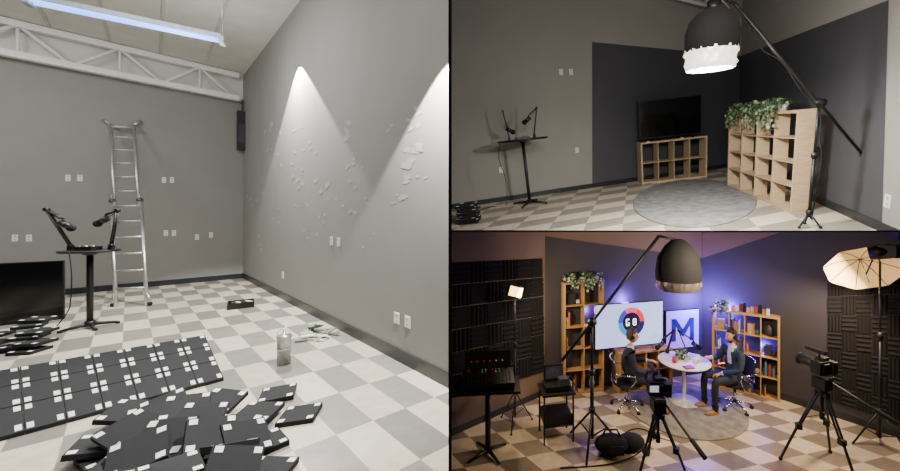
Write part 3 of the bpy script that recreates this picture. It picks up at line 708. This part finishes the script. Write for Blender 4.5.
# people
M1=V((R3.dep(629,333,6.15).x,6.15,0));M2=V((R3.dep(733,337,6.15).x,6.15,0))
navy=mat('navy_suit',(30,34,48),.8,var=.15);navt=mat('navy_trousers',(26,29,40),.8);sh=mat('white_shirt',(225,225,232),.6)
blue=mat('blue_jacket',(30,42,70),.8,var=.15);hr1=mat('hair_grey',(84,70,60),.8,ns=60,var=.3);hr2=mat('hair_dark',(38,28,24),.8,ns=60,var=.3)
shoe=mat('shoe_brown',(96,56,34),.4);shoe2=mat('shoe_tan',(150,110,70),.5)
person('seated_man',R3,M1,-.14,navy,navt,sh,hr1,(((.10,.26,.76),(.33,.13,.80)),((.08,-.26,.76),(.32,-.10,.66))),shoe,glasses=True,headyaw=0,lean=.02)
person('seated_man',R3,M2,math.pi+.2,blue,navt,mat('shirt_pale',(190,200,225),.6),hr2,(((.08,.26,.76),(.30,.10,.67)),((.12,-.25,.80),(.36,-.10,.88))),shoe2,beard=True,lean=.0)
office_chair(R3,M1+V((-.03,0,0)),-.14);office_chair(R3,M2+V((.03,0,0)),math.pi+.2)
# table mics
mic_arm(R3,T+V((-.18,.33,.02)),h,math.pi+.3,rise=.42,reach=.12);mic_arm(R3,T+V((.18,.33,.02)),h,-.3,rise=.42,reach=.12)
# low shelf + TV + logo
A=X(v1,611,385,.36);A.z=0;Bq=X(v1,662,379,.36);Bq.z=0
W=(Bq-A).length;dxx=(Bq-A).normalized();dn=V((-dxx.y,dxx.x,0))
pt=X(v1,590,347,.24);pr=X(v1,656,345,.24);H=min(.76,pt.z-.04);cube_shelf('low_cube_shelf',R3,A,dxx,W,H,.33,4,2,OAKB)
z0=H+.002;tw=(pr-pt).length;tt=R3.zat(pt,305)
scr=mat('lit_screen',(176,196,250),.3,emit=1.3,var=.12,ns=1.5)
tv('television',R3,pt,dxx,tw,tt-z0-.06,z0=H+.002,scr=scr)
b=B();cc=V((tw*.52,-.006,.06+(tt-z0-.06)*.56));ro=(tt-z0)*.31
cols=[mat('logo_%d'%i,c,.4,emit=1.0,var=0) for i,c in enumerate([(230,40,60),(240,60,150),(60,60,200),(40,150,220),(40,170,90),(30,30,90)])]
n=36
for i in range(n):
    a0,a1=2*math.pi*i/n,2*math.pi*(i+1)/n
    P=lambda a,k:cc+V((math.cos(a)*k,0,math.sin(a)*k))
    b.poly([P(a0,ro),P(a1,ro),P(a1,ro*.66),P(a0,ro*.66)],cols[int(i/6)])
b.poly([cc+V((math.cos(2*math.pi*i/24)*ro*.66,.001,math.sin(2*math.pi*i/24)*ro*.66)) for i in range(24)],mat('logo_dark',(30,26,60),.4,emit=.3))
for x,segs in((-.28,((-.0,.2,.24,.08),(-.0,-.2,.24,.08),(-.1,0,.08,.4),(.09,-.1,.08,.2))),(.24,((0,.2,.2,.08),(0,-.2,.2,.08),(0,0,.2,.07),(-.1,0,.08,.4),(.1,.1,.07,.16),(.1,-.1,.07,.16)))):
    for (sx,sz,ww,hh) in segs:b.box(cc+V(((x+sx)*ro,-.003,sz*ro)),(ww*ro,.002,hh*ro),mat('logo_white',(250,250,255),.4,emit=2))
b.done('screen_logo',R3,V((pt.x,pt.y,H+.002)),dxx)
# M sign
p0=X(v1,664,349,.06);p1=X(v1,697,347,.06);ww=(p1-p0).length;zz=R3.zat(p0,311);hh=zz-p0.z
b=B();b.box((ww/2,.02,hh/2),(ww,.04,hh),BLK);b.box((ww/2,-.003,hh/2),(ww-.03,.01,hh-.03),mat('sign_lilac',(160,120,245),.4,emit=1.0,var=.05))
mb=mat('sign_blue',(34,20,120),.4,emit=.5,var=0)
Z=lambda x,zv:V((x*ww,-.010,zv*hh))
for pl in([(.16,.2),(.16+.13,.2),(.16+.13,.78),(.16,.78)],[(.71,.2),(.84,.2),(.84,.78),(.71,.78)],[(.16,.78),(.30,.78),(.55,.42),(.5,.3),(.44,.36)],[(.84,.78),(.70,.78),(.44,.42),(.5,.3),(.56,.36)]):
    b.prism([Z(*q) for q in pl],(0,-.004,0),mb)
b.done('illuminated_wall_sign',R3,p0,dxx)
# left tall shelf
A=R3.fl(564,396);Bq=R3.fl(604,391);W=(Bq-A).length;dxx=(Bq-A).normalized();H=R3.zat(A,283)
_,cw,ch=cube_shelf('tall_shelf',R3,A,dxx,W,H,.26,2,5,OAKB)
def clutter(name,A,dxx,W,H,cols,rows,seed,skip=0):
    rd=random.Random(seed);b=B();t=.035;cw=(W-2*t)/cols;ch=(H-2*t)/rows
    pal=[mat('c%d'%i,c,.5) for i,c in enumerate([(150,60,50),(190,120,70),(70,90,140),(220,214,204),(100,125,100),(50,48,54),(40,40,50),(190,160,110),(90,130,140)])]
    for i in range(cols):
        for j in range(rows):
            x=t+cw*i+.03;zb=t+ch*j+.009;k=rd.randrange(4)
            if rd.random()<skip:continue
            if k<2:
                while x<t+cw*(i+1)-.05:
                    w=rd.uniform(.02,.04);hh=rd.uniform(.4,.7)*ch;b.box((x+w/2,.14,zb+hh/2),(w*.92,.18,hh),rd.choice(pal));x+=w
                    if rd.random()<.2:break
            elif k==2:b.lathe([(0,0),(.05,0),(.08,.08),(.06,.16),(.03,.2),(.035,.22)],rd.choice(pal),o=(t+cw*(i+.5),.14,zb),seg=16)
            else:
                b.box((t+cw*(i+.4),.15,zb+ch*.25),(cw*.45,.1,ch*.5),rd.choice(pal));b.sph((t+cw*(i+.78),.12,zb+.045),.045,rd.choice(pal),seg=12,rg=8)
    b.done(name,R3,A,dxx)
clutter('shelf_ornaments',A,dxx,W,H,2,5,21,.4)
ivy(R3,V((A.x,A.y,H+.001)),W,.2,14,.2,5,dx=dxx)
# bookcase right
A=R3.fl(712,386);Bq=R3.fl(780,403);W=(Bq-A).length;dxx=(Bq-A).normalized();H=R3.zat(Bq,318)
cube_shelf('cube_shelf_unit',R3,A,dxx,W,H,.28,4,4,OAKB)
clutter('shelf_books_and_ornaments',A,dxx,W,H,4,4,8,.3)
b=B()
for i in range(10):
    b.box((.36+i*(W-.48)/10,.10+.02*(i%3),.045+.012*(i%4)),(.05,.06,.09+.024*(i%4)),[mat('card_warm',(210,150,70),.6),mat('c3',(230,225,215)),mat('c0',(190,50,40)),BLK][i%4])
b.done('display_boxes',R3,V((A.x,A.y,H+.001)),dxx)
ivy(R3,V((A.x,A.y,H+.001))+dxx*.04,.25,.2,8,.15,6,name='potted_plant',dx=dxx)
# camera tripods
P=R3.fl(658,476);tripod_camera('camera_on_tripod',R3,P,(476-376)/350*P.y,rz=0,spread=.34,a0=-.5,K=1.75)
P=R3.fl(822,468);tripod_camera('camera_on_tripod',R3,P,(468-356)/350*P.y,rz=.3,spread=.42,a0=.4,scr=False,K=1.7)
# boom lantern
b=B();foot=R3.fl(592,446);hc=R3.zat(foot,322);lightstand(b,foot,hc,spread=.42,a0=.2,r=.022)
cl=foot+V((0,0,hc));b1=R3.dep(659,236,foot.y);b2=cl+(cl-b1)*.45
b.cyl(b1,b2,.022,BLK);b.sph(cl,.07,BLK);b.cyl(cl-V((.07,0,0)),cl+V((.07,0,0)),.03,BLK)
lam=R3.dep(678,280,foot.y);lr=.31;
b.tube([b1,lam+V((0,0,.58))],.018,BLK)
b.lathe([(.05,.60),(.1,.58),(lr*.6,.5),(lr*.92,.34),(lr*1.02,.14),(lr,0)],BLK2,o=lam,seg=32,fn=lambda rr,z_,a,k:rr*(1+.025*abs(math.cos(4*a))))
b.lathe([(lr,0),(lr*1.0,-.06),(lr*.92,-.14)],mat('foil_off',(130,116,116),.4,.4,bump=.5,ns=30),o=lam,seg=60,fn=lambda rr,z_,a,k:rr*(1+.05*math.sin(a*13+k*2)+.03*math.sin(a*23)))
b.lathe([(lr*.92,-.1),(0,-.1)],mat('diffuser_off',(120,110,105)),o=lam)
b.done('boom_lantern_light',R3)
# gear bag
b=B();P=foot+V((.25,-.15,0))
b.sph((0,0,.13),(.24,.15,.13),BLK2,fn=lambda p:V((p.x,p.y,max(p.z,-.128))));b.sph((.3,.08,.11),(.2,.14,.11),BLK2,fn=lambda p:V((p.x,p.y,max(p.z,-.108))))
b.tube([(-.15,0,.2),(-.08,0,.33),(.08,0,.33),(.15,0,.2)],.015,BLK);b.box((.05,-.14,.12),(.2,.03,.12),BLK)
b.done('equipment_bag',R3,P)
# umbrella light
b=B();foot=R3.fl(880,446);hc=R3.zat(foot,262);lightstand(b,foot,hc,spread=.35,a0=.9,r=.016)
tp=foot+V((0,0,hc));ax=V((-.30,-.62,-.62)).normalized()
uc=R3.dep(862,264,foot.y+.1);u_,w_=frame(ax);rr=.48
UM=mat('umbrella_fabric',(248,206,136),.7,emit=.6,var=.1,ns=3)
apex=uc-ax*.10
rings=[(.0,0),(.25,.02),(.5,.06),(.75,.12),(1.,.20)]
vs=[];SG=32
for k,(q_,dd) in enumerate(rings):
    for i in range(SG):
        a=2*math.pi*i/SG;sc_=1-.07*abs(math.sin(4*a))*q_;vs.append(apex+ax*dd+(u_*math.cos(a)+w_*math.sin(a))*rr*q_*sc_)
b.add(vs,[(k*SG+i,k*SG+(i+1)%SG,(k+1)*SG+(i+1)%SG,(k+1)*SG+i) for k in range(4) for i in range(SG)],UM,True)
for i in range(8):
    a=2*math.pi*i/8;b.tube([apex+ax*(dd+.008)+(u_*math.cos(a)+w_*math.sin(a))*rr*q_ for q_,dd in rings],.005,BLK,seg=5)
hd=R3.dep(876,252,foot.y-.25)
b.cyl(apex-ax*.06,apex+ax*.45,.007,STEEL);b.cyl(apex+ax*.3,hd,.01,BLK)
b.cyl(tp,hd,.014,BLK)
b.cyl(hd+V((.10,-.1,.02)),hd+V((-.04,.06,-.02)),.1,BLK);b.box(hd+V((.1,-.1,.02)),(.2,.2,.17),BLK,rz=.4)
b.done('umbrella_studio_light',R3)
# led panel light on stand (left)
foot=R3.fl(515,424);b=B();hc=R3.zat(foot,291);lightstand(b,foot,hc,spread=.3,a0=.4,r=.012)
b.box(foot+V((0,-.03,hc)),(.26,.06,.19),BLK,rz=.5,ry=.3);b.box(foot+V((.018,-.066,hc)),(.22,.012,.15),mat('led_warm',(255,200,110),.4,emit=6,var=0),rz=.5,ry=.3)
b.done('led_panel_light',R3)
light('led_panel_lamp','AREA',R3,foot+V((.1,-.2,hc)),40,(1,.8,.55),T+V((0,0,.6)),size=.25)
# control desk with mixer
P=R3.fl(488,454);hd=.98;b=B()
b.box((0,0,hd-.015),(.9,.5,.03),BLK);b.cyl((0,0,.03),(0,0,hd-.03),.04,BLK)
for i in range(4):
    a=.6+i*math.pi/2;b.cyl((0,0,.07),(.3*math.cos(a),.3*math.sin(a),.02),.03,BLK,r2=.016)
b.done('control_desk',R3,P,rz=.1)
b=B();b.box((0,0,.075),(.72,.4,.09),BLK,rx=.12);rd=random.Random(2)
lc=[mat('led_red',(200,40,30),.4,emit=.35),mat('led_green',(70,180,100),.4,emit=.2),mat('led_white',(190,190,210),.4,emit=.2)]
for i in range(14):
    for j in range(6):
        m=rd.choice([GREY,GREY,GREY,BLK,BLK,lc[0],lc[1],lc[2]]) if j>3 else GREY
        b.box((-.32+i*.048,-.16+j*.058,.122+j*.007),(.016,.018,.01),m)
b.box((0,.23,.24),(.66,.03,.28),BLK,rx=-.15)
for i in range(6):b.box((-.24+i*.09,.205,.25),(.022,.01,.014),lc[0 if i<4 else 2])
for i in range(14):b.box((-.3+i*.046,.2,.17),(.012,.01,.03),GREY)
b.done('mixing_console',R3,P+V((0,0,hd)),rz=.15)
# second desk gear
P=R3.fl(556,436);b=B()
b.box((0,0,.72),(.5,.42,.03),BLK)
for x in(-.22,.22):
    for y in(-.18,.18):b.cyl((x,y,0),(x,y,.71),.014,BLK)
b.cyl((-.22,-.18,.25),(.22,-.18,.25),.01,BLK);b.cyl((-.22,.18,.25),(.22,.18,.25),.01,BLK)
b.box((0,0,.32),(.42,.34,.16),BLK)
b.done('equipment_table',R3,P,rz=.2)
b=B();b.box((0,0,.04),(.38,.26,.06),BLK);b.box((-.02,.1,.2),(.3,.05,.22),BLK,rx=-.2);b.box((-.02,.07,.2),(.26,.005,.17),mat('monitor_glow',(60,58,68),.3,emit=.15,ns=20,var=.5),rx=-.2)
b.box((.1,-.05,.12),(.14,.14,.1),GREY);b.tube([(.1,-.1,.1),(.2,-.16,.24),(.25,-.1,.1),(.27,-.25,.02)],.008,BLK)
b.done('field_monitor',R3,P+V((0,0,.74)),rz=.2)
cable(R3,[R3.fl(600,456,.01),R3.fl(630,430,.01),R3.fl(650,433,.01),R3.fl(640,452,.01),R3.fl(610,464,.01),R3.fl(560,468,.01)],.008,name='floor_cable')
# lights room3
light('umbrella_lamp','AREA',R3,apex+ax*.5,85,(1,.8,.55),T+V((0,0,.6)),size=.5)
light('uplight_blue','POINT',R3,X(v1,690,298,.3),130,(.18,.1,1),size=.1)
light('uplight_blue','POINT',R3,X(v2,730,308,.1),90,(.12,.08,1),size=.08)
light('uplight_blue','POINT',R3,X(v2,735,345,.06),36,(.12,.08,1),size=.06)
light('uplight_blue','POINT',R3,X(v2,765,345,.06),36,(.12,.08,1),size=.06)
light('uplight_blue','POINT',R3,X(v1,622,300,.12),50,(.25,.12,1),size=.08)
light('uplight_blue','POINT',R3,X(v1,585,310,.06),16,(.25,.12,1),size=.05)
light('ceiling_warm','AREA',R3,V((2.4,4.2,2.95)),72,(1,.8,.56),V((2.4,5.8,0)),size=.9)
# world
w=bpy.data.worlds.new('world');scene.world=w;w.use_nodes=True;w.node_tree.nodes['Background'].inputs[0].default_value=(.6,.62,.7,1);w.node_tree.nodes['Background'].inputs[1].default_value=.04
